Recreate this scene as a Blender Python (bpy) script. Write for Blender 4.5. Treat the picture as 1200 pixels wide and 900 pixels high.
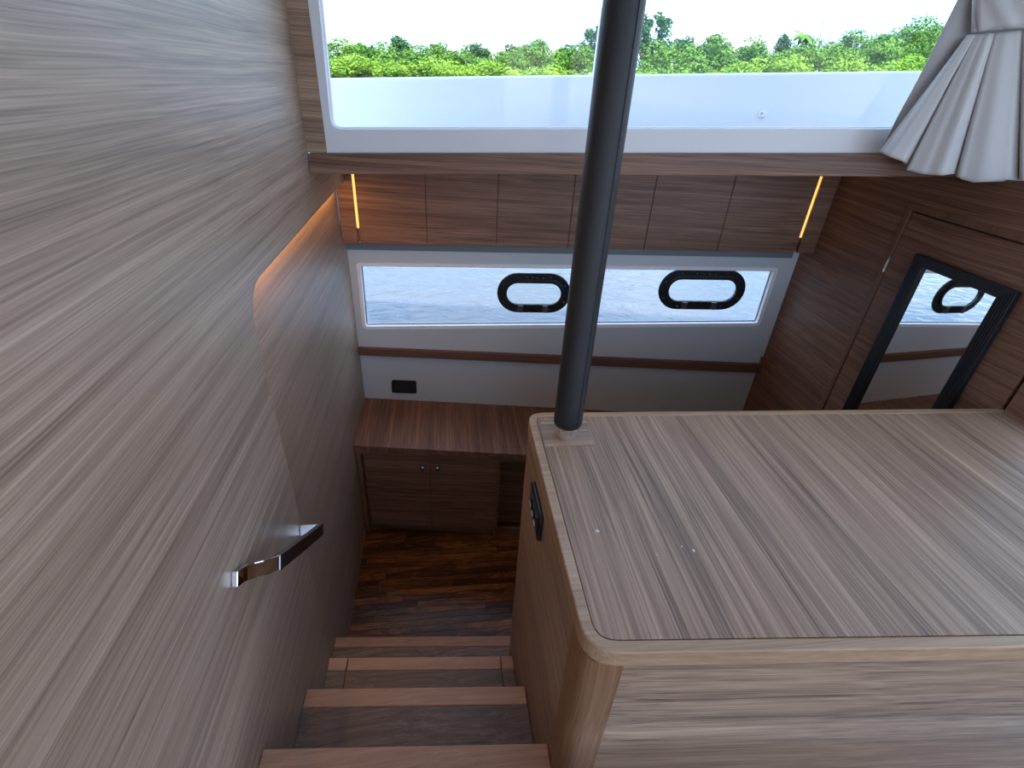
import bpy, bmesh, math, random
from mathutils import Vector, Matrix
import numpy as np

random.seed(7)
for o in list(bpy.data.objects):
    bpy.data.objects.remove(o)
scene = bpy.context.scene
C = scene.collection

# ------------------------------------------------------------------ camera
FPX = 593.8                 # focal length in pixels of the 1200 x 900 frame
ZC = 2.10                   # camera height above the cabin floor
_D = np.array([-60.6, 974.5, FPX]); _D /= np.linalg.norm(_D)
_xv = -83.0; _yv = (60.6 * _xv - FPX * FPX) / 974.5
_Y = np.array([_xv, _yv, FPX]); _Y /= np.linalg.norm(_Y)
_X = np.cross(_D, _Y)
RM = np.array([_X, _Y, -_D])

def ray(px, py): return RM @ np.array([px - 600.0, py - 450.0, FPX])
def W(p): return Vector((float(p[0]), float(p[1]), float(p[2]) + ZC))
def onz(px, py, z): r = ray(px, py); return W(r * z / r[2])       # z relative to the camera height
def onx(px, py, x): r = ray(px, py); return W(r * x / r[0])
def ony(px, py, y): r = ray(px, py); return W(r * y / r[1])

cam_d = bpy.data.cameras.new('camera')
cam = bpy.data.objects.new('camera', cam_d); C.objects.link(cam)
right = RM @ np.array([1, 0, 0.]); up = RM @ np.array([0, -1, 0.]); back = RM @ np.array([0, 0, -1.])
cam.matrix_world = Matrix(((right[0], up[0], back[0], 0), (right[1], up[1], back[1], 0), (right[2], up[2], back[2], ZC), (0, 0, 0, 1)))
cam_d.sensor_fit = 'HORIZONTAL'; cam_d.sensor_width = 36.0; cam_d.lens = FPX / 1200 * 36.0
cam_d.clip_start = 0.02; cam_d.clip_end = 1000
scene.camera = cam

vs = scene.view_settings
vs.view_transform = 'Standard'; vs.look = 'None'; vs.gamma = 1.0; vs.use_curve_mapping = False
vs.exposure = 2.0

# ------------------------------------------------------------------ sky
world = bpy.data.worlds.new('sky'); scene.world = world
world.use_nodes = True
nt = world.node_tree; nt.nodes.clear()
N = nt.nodes.new; LK = nt.links.new
wo = N('ShaderNodeOutputWorld'); bg = N('ShaderNodeBackground'); LK(bg.outputs[0], wo.inputs[0])
bg.inputs['Strength'].default_value = 1.0
tc = N('ShaderNodeTexCoord'); sx = N('ShaderNodeSeparateXYZ'); LK(tc.outputs['Generated'], sx.inputs[0])
gr = N('ShaderNodeValToRGB'); LK(sx.outputs['Z'], gr.inputs[0])
els = gr.color_ramp.elements
els[0].position = 0.0; els[0].color = (0.46, 0.62, 0.84, 1)
els[1].position = 1.0; els[1].color = (0.20, 0.35, 0.66, 1)
e = els.new(0.07); e.color = (0.35, 0.55, 0.84, 1)
e = els.new(0.22); e.color = (0.28, 0.47, 0.80, 1)
mp = N('ShaderNodeMapping'); LK(tc.outputs['Generated'], mp.inputs[0])
mp.inputs['Scale'].default_value = (1.0, 1.0, 3.4); mp.inputs['Location'].default_value = (0.35, 0.1, 0.2)
cn = N('ShaderNodeTexNoise'); LK(mp.outputs[0], cn.inputs['Vector'])
cn.inputs['Scale'].default_value = 3.1; cn.inputs['Detail'].default_value = 7; cn.inputs['Roughness'].default_value = 0.52
cr = N('ShaderNodeValToRGB'); LK(cn.outputs['Fac'], cr.inputs[0])
cr.color_ramp.elements[0].position = 0.48; cr.color_ramp.elements[0].color = (0, 0, 0, 1)
cr.color_ramp.elements[1].position = 0.72; cr.color_ramp.elements[1].color = (1, 1, 1, 1)
mx = N('ShaderNodeMix'); mx.data_type = 'RGBA'
LK(cr.outputs[0], mx.inputs[0]); LK(gr.outputs[0], mx.inputs[6]); mx.inputs[7].default_value = (1.05, 1.06, 1.08, 1)
LK(mx.outputs[2], bg.inputs['Color'])

sun_d = bpy.data.lights.new('sun_offscreen', 'SUN'); sun_d.energy = 1.9; sun_d.angle = 0.02; sun_d.color = (1.0, 0.96, 0.9)
sun = bpy.data.objects.new('sun_offscreen', sun_d); C.objects.link(sun)
sdir = Vector((0.12, -0.68, 0.72)).normalized()       # towards the sun, astern of the cabin: the roof shades the bulwark
sun.rotation_euler = sdir.to_track_quat('Z', 'Y').to_euler()

CEIL = ZC + 0.95

# ------------------------------------------------------------------ materials
def newmat(name):
    m = bpy.data.materials.new(name); m.use_nodes = True
    n = m.node_tree; b = n.nodes['Principled BSDF']
    return m, n, b
def plain(name, col, rough=0.5, metal=0.0, spec=0.5, coat=0.0, bump=0.0, bscale=200):
    m, n, b = newmat(name)
    b.inputs['Base Color'].default_value = (*col, 1); b.inputs['Roughness'].default_value = rough
    b.inputs['Metallic'].default_value = metal; b.inputs['Specular IOR Level'].default_value = spec
    b.inputs['Coat Weight'].default_value = coat
    if bump:
        g = n.nodes.new('ShaderNodeNewGeometry'); t = n.nodes.new('ShaderNodeTexNoise'); bp = n.nodes.new('ShaderNodeBump')
        n.links.new(g.outputs['Position'], t.inputs['Vector']); t.inputs['Scale'].default_value = bscale; t.inputs['Detail'].default_value = 3
        n.links.new(t.outputs['Fac'], bp.inputs['Height']); bp.inputs['Strength'].default_value = bump; bp.inputs['Distance'].default_value = 0.002
        n.links.new(bp.outputs[0], b.inputs['Normal'])
    return m
def srgb(r, g, b):
    f = lambda c: (c / 255 / 12.92) if c / 255 <= 0.04045 else ((c / 255 + 0.055) / 1.055) ** 2.4
    return (f(r), f(g), f(b))
def wood(name, axis, dark, mid, light, rough=0.44, band=15.0, contrast=0.95, rnd=0.0, along=0.35, spec=0.5, figure=0.0, rotz=0.0):
    """streaky veneer; the grain runs along the given world axis"""
    m, n, b = newmat(name); NN = n.nodes.new; L = n.links.new
    g = NN('ShaderNodeNewGeometry'); oi = NN('ShaderNodeObjectInfo')
    off = NN('ShaderNodeMath'); off.operation = 'MULTIPLY'; off.inputs[1].default_value = 37.0 if rnd else 0.0
    L(oi.outputs['Random'], off.inputs[0])
    vr = NN('ShaderNodeVectorRotate'); vr.rotation_type = 'Z_AXIS'; vr.inputs['Angle'].default_value = math.radians(rotz); L(g.outputs['Position'], vr.inputs['Vector'])
    av = NN('ShaderNodeVectorMath'); av.operation = 'ADD'; L(vr.outputs[0], av.inputs[0]); L(off.outputs[0], av.inputs[1])
    warp = NN('ShaderNodeTexNoise'); L(av.outputs[0], warp.inputs['Vector']); warp.inputs['Scale'].default_value = 2.2; warp.inputs['Detail'].default_value = 1
    ws = NN('ShaderNodeVectorMath'); ws.operation = 'SCALE'; L(warp.outputs['Color'], ws.inputs[0]); ws.inputs['Scale'].default_value = 0.012 + figure
    wv = NN('ShaderNodeVectorMath'); wv.operation = 'ADD'; L(av.outputs[0], wv.inputs[0]); L(ws.outputs[0], wv.inputs[1])
    def layer(across, al, detail, rgh):
        mpn = NN('ShaderNodeMapping'); L(wv.outputs[0], mpn.inputs[0])
        s = [across] * 3; s['xyz'.index(axis)] = al
        mpn.inputs['Scale'].default_value = s
        t = NN('ShaderNodeTexNoise'); L(mpn.outputs[0], t.inputs['Vector']); t.inputs['Scale'].default_value = 1.0
        t.inputs['Detail'].default_value = detail; t.inputs['Roughness'].default_value = rgh
        return t.outputs['Fac']
    A = layer(band, along, 3, 0.6); B = layer(band * 6.5, along * 2.5, 3, 0.6); P = layer(band * 26, along * 9, 2, 0.6)
    def mul(a, k):
        q = NN('ShaderNodeMath'); q.operation = 'MULTIPLY'; L(a, q.inputs[0]); q.inputs[1].default_value = k; return q.outputs[0]
    def add(a, c):
        q = NN('ShaderNodeMath'); q.operation = 'ADD'; L(a, q.inputs[0])
        if isinstance(c, float): q.inputs[1].default_value = c
        else: L(c, q.inputs[1])
        return q.outputs[0]
    v = add(add(mul(A, 0.55 * contrast), mul(B, 0.90 * contrast)), mul(P, 0.95 * contrast))
    v = add(v, 0.5 - 1.20 * contrast)
    if rnd:
        r2 = NN('ShaderNodeMath'); r2.operation = 'MULTIPLY_ADD'; L(oi.outputs['Random'], r2.inputs[0]); r2.inputs[1].default_value = rnd; r2.inputs[2].default_value = -rnd / 2
        v = add(v, r2.outputs[0])
    rp = NN('ShaderNodeValToRGB'); L(v, rp.inputs[0])
    el = rp.color_ramp.elements
    el[0].position = 0.14; el[0].color = (*dark, 1); el[1].position = 0.86; el[1].color = (*light, 1)
    q = el.new(0.5); q.color = (*mid, 1)
    L(rp.outputs[0], b.inputs['Base Color'])
    b.inputs['Roughness'].default_value = rough; b.inputs['Specular IOR Level'].default_value = spec
    bp = NN('ShaderNodeBump'); L(P, bp.inputs['Height']); bp.inputs['Strength'].default_value = 0.12; bp.inputs['Distance'].default_value = 0.001
    L(bp.outputs[0], b.inputs['Normal'])
    return m

VD, VM, VL = srgb(100, 78, 62), srgb(156, 128, 104), srgb(194, 164, 136)
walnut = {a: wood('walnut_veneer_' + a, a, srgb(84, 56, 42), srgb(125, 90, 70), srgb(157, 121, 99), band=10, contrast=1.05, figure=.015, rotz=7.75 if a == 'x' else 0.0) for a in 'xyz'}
veneer = {a: wood('veneer_' + a, a, VD, VM, VL, rotz={'x': 2.6}.get(a, 0.0)) for a in 'xyz'}
wall_veneer = wood('wall_veneer', 'y', srgb(102, 82, 67), srgb(157, 132, 111), srgb(193, 167, 144), rough=0.46, contrast=0.8)
_b = wall_veneer.node_tree.nodes['Principled BSDF']; _b.inputs['Coat Weight'].default_value = 0.55; _b.inputs['Coat Roughness'].default_value = 0.42
jamb_veneer = wood('jamb_veneer', 'x', VD, VM, VL, rotz=7.75)
CD, CM, CL = VD, VM, VL
counter_wood = wood('counter_veneer', 'y', CD, CM, CL, rough=0.5, band=11)
trim_wood = {a: wood('oak_edge_' + a, a, srgb(142, 112, 84), srgb(174, 142, 110), srgb(198, 168, 136), rough=0.34, contrast=0.7) for a in 'xyz'}
post_wood = wood('post_wood', 'z', srgb(102, 70, 46), srgb(138, 100, 70), srgb(166, 126, 92), rough=0.4, contrast=0.75, figure=0.05)
nose_wood = wood('nosing_wood', 'x', srgb(150, 110, 86), srgb(182, 140, 112), srgb(206, 166, 138), rough=0.42, contrast=0.7, rnd=0.25, figure=0.06)
tread_wood = wood('tread_wood', 'x', srgb(72, 57, 50), srgb(114, 93, 82), srgb(152, 130, 113), rough=0.45, rnd=0.3, figure=0.12)
plank_wood = wood('plank_wood', 'x', srgb(40, 22, 11), srgb(84, 50, 26), srgb(160, 106, 56), rough=0.32, band=16, contrast=1.2, rnd=0.42, along=1.4, figure=0.10)
edge_wood = wood('frame_wood', 'z', srgb(92, 62, 46), srgb(122, 86, 66), srgb(148, 110, 87), contrast=0.6)
edge_x = wood('ledge_wood', 'x', srgb(80, 55, 42), srgb(108, 76, 59), srgb(134, 99, 79), contrast=0.7, rotz=7.75)
white = plain('white_gelcoat', (0.74, 0.75, 0.76), 0.28)
bulwark_mat = white
liner = plain('grey_white_liner', (0.55, 0.585, 0.60), 0.55, bump=0.1, bscale=400)
rim_white = plain('window_rim_white', (0.86, 0.87, 0.88), 0.3)
dark_grey = plain('dark_grey', (0.16, 0.19, 0.20), 0.45)
black = plain('black_plastic', (0.012, 0.013, 0.015), 0.32)
black_frame = plain('black_ribbed_frame', (0.014, 0.017, 0.021), 0.36, bump=0.25, bscale=600)
leather = plain('black_leather', (0.018, 0.018, 0.019), 0.42, bump=0.5, bscale=900)
chrome = plain('polished_steel', (0.82, 0.82, 0.83), 0.07, metal=1.0)
satin = plain('satin_steel', (0.30, 0.30, 0.31), 0.28, metal=1.0)
ceil_mat = plain('white_ceiling', (0.82, 0.81, 0.79), 0.6)
deck_mat = plain('deck_white', (0.70, 0.71, 0.72), 0.6)
mirror_mat = plain('mirror_glass', (0.86, 0.89, 0.90), 0.01, metal=1.0)

def fabric_mat(name, col):
    m, n, b = newmat(name); NN = n.nodes.new; L = n.links.new
    g = NN('ShaderNodeNewGeometry'); t = NN('ShaderNodeTexNoise'); L(g.outputs['Position'], t.inputs['Vector']); t.inputs['Scale'].default_value = 500
    r = NN('ShaderNodeValToRGB'); L(t.outputs['Fac'], r.inputs[0])
    r.color_ramp.elements[0].color = (*[c * .88 for c in col], 1); r.color_ramp.elements[1].color = (*[min(1, c * 1.08) for c in col], 1)
    L(r.outputs[0], b.inputs['Base Color']); b.inputs['Roughness'].default_value = 0.9
    b.inputs['Sheen Weight'].default_value = 0.2
    bp = NN('ShaderNodeBump'); L(t.outputs['Fac'], bp.inputs['Height']); bp.inputs['Strength'].default_value = 0.15; bp.inputs['Distance'].default_value = 0.001
    L(bp.outputs[0], b.inputs['Normal'])
    return m
curtain_mat = fabric_mat('curtain_linen', (0.52, 0.505, 0.485))
lining_mat = fabric_mat('curtain_lining', (0.58, 0.575, 0.57))

def glass_mat():
    m, n, b = newmat('window_glass'); n.nodes.remove(b)
    o = n.nodes['Material Output']; t = n.nodes.new('ShaderNodeBsdfTransparent'); g = n.nodes.new('ShaderNodeBsdfGlossy')
    lw = n.nodes.new('ShaderNodeLayerWeight'); lw.inputs[0].default_value = .5
    pw_n = n.nodes.new('ShaderNodeMath'); pw_n.operation = 'POWER'; n.links.new(lw.outputs['Facing'], pw_n.inputs[0]); pw_n.inputs[1].default_value = 5
    f = n.nodes.new('ShaderNodeMath'); f.operation = 'MULTIPLY_ADD'; n.links.new(pw_n.outputs[0], f.inputs[0]); f.inputs[1].default_value = .6; f.inputs[2].default_value = .015; x = n.nodes.new('ShaderNodeMixShader')
    t.inputs[0].default_value = (0.97, 0.985, 0.98, 1); g.inputs['Roughness'].default_value = 0.02
    n.links.new(f.outputs[0], x.inputs[0]); n.links.new(t.outputs[0], x.inputs[1]); n.links.new(g.outputs[0], x.inputs[2]); n.links.new(x.outputs[0], o.inputs[0])
    return m
glass = glass_mat()
def emit(name, col, s):
    m, n, b = newmat(name); b.inputs['Base Color'].default_value = (*col, 1)
    b.inputs['Emission Color'].default_value = (*col, 1); b.inputs['Emission Strength'].default_value = s
    return m
led = emit('warm_led', (1.0, 0.50, 0.12), 0.36)
led_cove = emit('warm_cove_led', (1.0, 0.48, 0.12), 4.5)

def water_mat():
    m, n, b = newmat('harbour_water'); NN = n.nodes.new; L = n.links.new
    g = NN('ShaderNodeNewGeometry'); mpn = NN('ShaderNodeMapping'); L(g.outputs['Position'], mpn.inputs[0]); mpn.inputs['Scale'].default_value = (1.0, 1.5, 1.0)
    t1 = NN('ShaderNodeTexNoise'); L(mpn.outputs[0], t1.inputs['Vector']); t1.inputs['Scale'].default_value = 5.0; t1.inputs['Detail'].default_value = 4; t1.inputs['Distortion'].default_value = 0.6
    bp = NN('ShaderNodeBump'); L(t1.outputs['Fac'], bp.inputs['Height']); bp.inputs['Strength'].default_value = 0.45; bp.inputs['Distance'].default_value = 0.035
    L(bp.outputs[0], b.inputs['Normal'])
    b.inputs['Base Color'].default_value = (0.10, 0.11, 0.12, 1); b.inputs['Roughness'].default_value = 0.04; b.inputs['IOR'].default_value = 1.6
    return m
water_m = water_mat()
def leaf_mat(name, c1, c2):
    m, n, b = newmat(name); NN = n.nodes.new; L = n.links.new
    g = NN('ShaderNodeNewGeometry'); t = NN('ShaderNodeTexNoise'); L(g.outputs['Position'], t.inputs['Vector']); t.inputs['Scale'].default_value = 0.5; t.inputs['Detail'].default_value = 5
    r = NN('ShaderNodeValToRGB'); L(t.outputs['Fac'], r.inputs[0])
    r.color_ramp.elements[0].position = 0.35; r.color_ramp.elements[1].position = 0.68
    r.color_ramp.elements[0].color = (*c1, 1); r.color_ramp.elements[1].color = (*c2, 1)
    L(r.outputs[0], b.inputs['Base Color']); b.inputs['Roughness'].default_value = 0.85
    b.inputs['Specular IOR Level'].default_value = 0.08
    return m
leaf_bright = leaf_mat('leaf_bright', (0.13, 0.28, 0.03), (0.32, 0.50, 0.07))
leaf_mid = leaf_mat('leaf_mid', (0.07, 0.18, 0.03), (0.19, 0.35, 0.06))
leaf_dark = leaf_mat('leaf_dark', (0.03, 0.09, 0.03), (0.08, 0.18, 0.06))
bark = plain('bark', (0.16, 0.13, 0.10), 0.9)
bark_pale = plain('pale_bark', (0.30, 0.28, 0.25), 0.9)
soil = plain('shore_soil', (0.05, 0.06, 0.03), 0.9, bump=0.4, bscale=3)

# ------------------------------------------------------------------ mesh helpers
def link(name, me, mat, parent=None, bevel=0.0, smooth=False, seg=2):
    o = bpy.data.objects.new(name, me); C.objects.link(o)
    if mat is not None:
        if isinstance(mat, (list, tuple)):
            for q in mat: me.materials.append(q)
        elif not me.materials: me.materials.append(mat)
    if parent is not None:
        o.parent = parent
        par = parent; M = Matrix.Identity(4)
        chain = []
        while par is not None: chain.append(par); par = par.parent
        M = world_of(parent)
        o.matrix_parent_inverse = M.inverted()
    if bevel:
        md = o.modifiers.new('bevel', 'BEVEL'); md.width = bevel; md.segments = seg; md.limit_method = 'ANGLE'; md.angle_limit = math.radians(35)
    if smooth:
        for p in me.polygons: p.use_smooth = True
    return o
def world_of(o):
    M = o.matrix_basis.copy()
    if o.parent is not None: M = world_of(o.parent) @ o.matrix_parent_inverse @ M
    return M
def pm(verts, faces):
    me = bpy.data.meshes.new('m'); me.from_pydata([tuple(v) for v in verts], [], faces)
    bm = bmesh.new(); bm.from_mesh(me); bmesh.ops.recalc_face_normals(bm, faces=bm.faces[:]); bm.to_mesh(me); bm.free()
    return me
def prism(pts, off):
    n = len(pts); off = Vector(off)
    v = [Vector(p) for p in pts] + [Vector(p) + off for p in pts]
    f = [tuple(range(n)), tuple(range(2 * n - 1, n - 1, -1))] + [(i, (i + 1) % n, n + (i + 1) % n, n + i) for i in range(n)]
    return pm(v, f)
def ring(outer, inner, off):
    n = len(outer); off = Vector(off)
    v = [Vector(p) for p in outer] + [Vector(p) for p in inner] + [Vector(p) + off for p in outer] + [Vector(p) + off for p in inner]
    f = []
    for i in range(n):
        j = (i + 1) % n
        f += [(i, j, n + j, n + i), (2 * n + i, 3 * n + i, 3 * n + j, 2 * n + j), (i, 2 * n + i, 2 * n + j, j), (n + i, n + j, 3 * n + j, 3 * n + i)]
    return pm(v, f)
def box(x0, x1, y0, y1, z0, z1):
    return prism([(x0, y0, z0), (x1, y0, z0), (x1, y1, z0), (x0, y1, z0)], (0, 0, z1 - z0))
def tube(pts, rad, seg=16, cap=True):
    pts = [Vector(p) for p in pts]; v = []; f = []
    rads = rad if isinstance(rad, (list, tuple)) else [rad] * len(pts)
    ref = None
    for i, p in enumerate(pts):
        d = (pts[min(i + 1, len(pts) - 1)] - pts[max(i - 1, 0)]).normalized()
        if ref is None: ref = d.orthogonal().normalized()
        a = (ref - d * ref.dot(d)).normalized(); ref = a; b = d.cross(a)
        for k in range(seg):
            t = 2 * math.pi * k / seg; v.append(p + (a * math.cos(t) + b * math.sin(t)) * rads[i])
    for i in range(len(pts) - 1):
        for k in range(seg):
            j = (k + 1) % seg; f.append((i * seg + k, i * seg + j, (i + 1) * seg + j, (i + 1) * seg + k))
    if cap:
        f.append(tuple(range(seg))); f.append(tuple(range(len(pts) * seg - 1, (len(pts) - 1) * seg - 1, -1)))
    return pm(v, f)
def join_me(ms):
    bm = bmesh.new()
    for m in ms: bm.from_mesh(m)
    me = bpy.data.meshes.new('m'); bm.to_mesh(me); bm.free(); return me
def roundpoly(pts, rad, seg=6):
    """round the corners of a planar 3D polygon; rad is one radius or one per corner"""
    n = len(pts); out = []
    pts = [Vector(p) for p in pts]
    rads = rad if isinstance(rad, (list, tuple)) else [rad] * n
    for i in range(n):
        p = pts[i]; a = (pts[i - 1] - p); b = (pts[(i + 1) % n] - p); r = rads[i]
        if r <= 0:
            out += [p.copy() for _ in range(seg + 1)]; continue
        ua, ub = a.normalized(), b.normalized()
        ang = ua.angle(ub); t = min(r / math.tan(ang / 2), a.length * .49, b.length * .49)
        s, e_ = p + ua * t, p + ub * t
        for k in range(seg + 1):
            w = k / seg; out.append(s * (1 - w) ** 2 + p * 2 * w * (1 - w) + e_ * w * w)
    return out
def inset(pts, d, nrm):
    """offset of a closed loop towards its inside"""
    n = len(pts); res = []
    cen = sum((Vector(p) for p in pts), Vector()) / n; nrm = Vector(nrm).normalized()
    P = [Vector(p) for p in pts]
    area = Vector()
    for i in range(n): area += P[i].cross(P[(i + 1) % n])
    sgn = 1 if area.dot(nrm) > 0 else -1
    for i in range(n):
        a = P[i]
        j = i - 1
        while (a - P[j]).length < 1e-6: j -= 1
        k = (i + 1) % n
        while (a - P[k]).length < 1e-6: k = (k + 1) % n
        d1 = (a - P[j]).normalized(); d2 = (P[k] - a).normalized()
        n1 = nrm.cross(d1) * sgn; n2 = nrm.cross(d2) * sgn
        m = (n1 + n2)
        if m.length < 1e-6: m = n1
        m.normalize(); c = max(0.3, m.dot(n1)); res.append(a + m * d / c)
    return res
def tag(o, label, cat, group=None, kind=None):
    o['label'] = label; o['category'] = cat
    if group: o['group'] = group
    if kind: o['kind'] = kind
    return o
def thing(name, loc, label, cat, group=None, kind=None):
    o = bpy.data.objects.new(name, None); C.objects.link(o); o.location = loc; o.empty_display_size = 0.05
    return tag(o, label, cat, group, kind)
class Plane:
    """vertical plane through two plan points; pixels land on it"""
    def __init__(s, A, B):
        s.A = Vector((A[0], A[1], 0)); d = Vector((B[0] - A[0], B[1] - A[1], 0)).normalized()
        s.u = d; s.n = Vector((d.y, -d.x, 0))             # towards the room
    def at(s, px, py, off=0.0):
        r = ray(px, py); a = s.A + s.n * off
        t = (s.n.x * a.x + s.n.y * a.y) / (s.n.x * r[0] + s.n.y * r[1])
        return W(r * t)
    def pt(s, x, zrel, off=0.0):
        a = s.A + s.n * off; t = (x - a.x) / s.u.x
        p = a + s.u * t; return Vector((p.x, p.y, ZC + zrel))

HULL = Plane((-.435, 2.353), (.761, 2.191))
VAL = Plane((-.435, 2.265), (.761, 2.103))
UPW = Plane((-.40, 1.710), (.796, 1.548))
CAB = Plane((-.435, 1.949), (.369, 1.837))
BUL = Plane((-.435, 2.47), (.761, 2.308))
XW, XR, XB, XS = -.40, -.437, 1.585, .2095       # left wall, its recess, right bulkhead, stairwell side of the counter
HC = .748                                        # counter top below the camera

# ================================================================== SETTING
# ---- left wall with the lower recess
def yz(y, z): return Vector((XW, y, ZC + z))
corner = []
p0, p1, p2 = yz(1.035, -.49), yz(1.04, -.404), yz(1.125, -.404)
for k in range(9):
    w = k / 8; corner.append(p0 * (1 - w) ** 2 + p1 * 2 * w * (1 - w) + p2 * w * w)
outline = [yz(-1.9, -2.1), yz(1.035, -2.1)] + corner + [yz(2.28, -.404), yz(2.28, -.27), yz(1.725, -.27), yz(1.725, .95), yz(-1.9, .95)]
wl = link('wall_left', prism(outline, (-.034, 0, 0)), wall_veneer, bevel=0.0015)
tag(wl, 'tall veneered bulkhead beside the stairs with grain running along it', 'wall', kind='structure')
bpath = [yz(1.035, -1.9)] + corner + [yz(1.6, -.404)]
bin_ = [yz(1.0325, -1.9)] + [p + (yz(1.125, -.49) - p).normalized() * -.0025 for p in corner] + [yz(1.6, -.4015)]
nb_ = len(bpath); bv = [p + Vector((o_, 0, 0)) for o_ in (.0004, -.001) for p in bpath + bin_]
bf = []
for i in range(nb_ - 1): bf += [(i, i + 1, nb_ + i + 1, nb_ + i), (2 * nb_ + i, 3 * nb_ + i, 3 * nb_ + i + 1, 2 * nb_ + i + 1), (i, 2 * nb_ + i, 2 * nb_ + i + 1, i + 1), (nb_ + i, nb_ + i + 1, 3 * nb_ + i + 1, 3 * nb_ + i)]
link('edge_band', pm(bv, bf), trim_wood['z'], wl)
link('recessed_panel', box(XR - .02, XR, 1.0, 2.42, 0, ZC - .36), wall_veneer, wl)
link('cove_light_strip', box(XR + .001, XW - .010, 1.07, 2.2, ZC - .409, ZC - .4041), led_cove, wl)

# ---- floor of the lower cabin, with its planks
fl = link('floor', box(-.6, 1.7, .95, 2.4, -.05, -.006), plank_wood)
tag(fl, 'dark glossy strip plank floor at the foot of the stairs', 'floor', kind='structure')
pw = .032; y = 1.16; row = 0
unit = box(-.5, .5, -.5, .5, -.5, .5)
rr = random.Random(3)
while y < 1.93:
    x = -.436 - rr.uniform(.05, .4)
    while x < .62:
        Lg = rr.uniform(.28, .62); x0 = max(x, -.436); x1 = min(x + Lg, .62)
        if x1 - x0 > .004:
            o = link('plank', unit, plank_wood, fl)
            o.location = ((x0 + x1) / 2, y + pw / 2, -.004); o.scale = (x1 - x0 - .0012, pw - .0012, .008)
        x += Lg
    y += pw; row += 1

# ---- back (hull) wall with its long window
hb = lambda px, py, off=0.0: HULL.at(px, py, off)
outer = [HULL.pt(-.45, -.60), HULL.pt(1.62, -.50), HULL.pt(1.62, -1.185), HULL.pt(-.45, -1.222)]
hole = [hb(419, 309), hb(911, 315), hb(889, 380), hb(426, 384)]
wb = link('wall_back', ring(roundpoly(outer, 0), roundpoly(hole, [.02, .02, .03, .03]), -HULL.n * .05), liner)
tag(wb, 'grey white hull lining around the long lower window', 'wall', kind='structure')
lowp = [HULL.pt(-.45, -1.21, -.012), HULL.pt(1.60, -1.20, -.012), HULL.pt(1.60, -2.1, -.012), HULL.pt(-.45, -2.1, -.012)]
link('lower_panel', prism(lowp, -HULL.n * .03), liner, wb)
w1 = thing('window_1', hb(660, 384, -.02), 'long narrow hull window looking out on the water', 'window', kind='structure')
lo = roundpoly([hb(417.5, 307.5), hb(912.5, 313.5), hb(890, 382), hb(425, 386)], [.02, .02, .03, .03])
li = inset(lo, .017, HULL.n)
link('window_rim', ring([p + HULL.n * .004 for p in lo], [p + HULL.n * .004 for p in li], -HULL.n * .04), rim_white, w1, bevel=.003)
gl_pts = inset(lo, .010, HULL.n)
link('pane', prism([p - HULL.n * .024 for p in gl_pts], -HULL.n * .004), glass, w1)
seal_i = inset(lo, .021, HULL.n)
link('seal', ring([p - HULL.n * .020 for p in lo], [p - HULL.n * .020 for p in seal_i], -HULL.n * .003), dark_grey, w1)
gr_ = link('trim_1', prism([hb(405, 285.5, .012), hb(930, 296, .012), hb(928, 302.5, .012), hb(405, 292.5, .012)], -HULL.n * .012), dark_grey)  # dark grey bar on the hull lining just below the locker panels
tag(gr_, 'dark grey strip above the lower window', 'rail', kind='structure')
ledge = [hb(418, 408.2, .022), hb(892, 428, .022), hb(890, 437.5, .022), hb(418.5, 416.5, .022)]
lg = link('trim_2', prism(ledge, -HULL.n * .034), edge_x, bevel=.002)
tag(lg, 'narrow brown wooden ledge under the long lower window', 'ledge', kind='structure')
ep = link('trim_3', prism([hb(893.5, 420, .02), hb(899, 420, .02), hb(885, 490, .02), hb(878, 490, .02)], -HULL.n * .03), edge_wood)
tag(ep, 'thin brown corner batten between hull lining and bulkhead', 'trim', kind='structure')

# ---- deck slab over the outer part of the cabin, side deck and bulwark outside
zs = lambda x: -.235 + .054 * (x + .40)            # sheer of the deck edge
def deckpt(pl, x, dz, off=0.0): return pl.pt(x, zs(x) + dz, off)
a, b_, c, d = deckpt(UPW, -1.6, -.04, -.02), deckpt(UPW, 4.2, -.04, -.02), deckpt(BUL, 4.2, -.04), deckpt(BUL, -1.6, -.04)
ce = link('ceiling', prism([a, b_, c, d], (0, 0, -.010)), white)
tag(ce, 'white underside of the side deck over the lower cabin', 'ceiling', kind='structure')
dk = link('side_deck', prism([p + Vector((0, 0, .001)) for p in (a, b_, c, d)], (0, 0, .012)), deck_mat)
tag(dk, 'white side deck outside the upper window', 'deck', kind='structure')
bt0, bt1 = BUL.at(385, 91.5), BUL.at(1080, 83)
slope = (bt1.z - bt0.z) / (bt1.x - bt0.x)
def btop(x): return bt0.z - ZC + slope * (x - bt0.x)
blk = [BUL.pt(-1.6, btop(-1.6)), BUL.pt(4.2, btop(4.2)), BUL.pt(4.2, -.10), BUL.pt(-1.6, -.42)]
bu = link('bulwark', prism(blk, -BUL.n * .09), bulwark_mat, bevel=.012, seg=3)
tag(bu, 'long smooth white bulwark running outside the upper window', 'bulwark', kind='structure')

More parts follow.
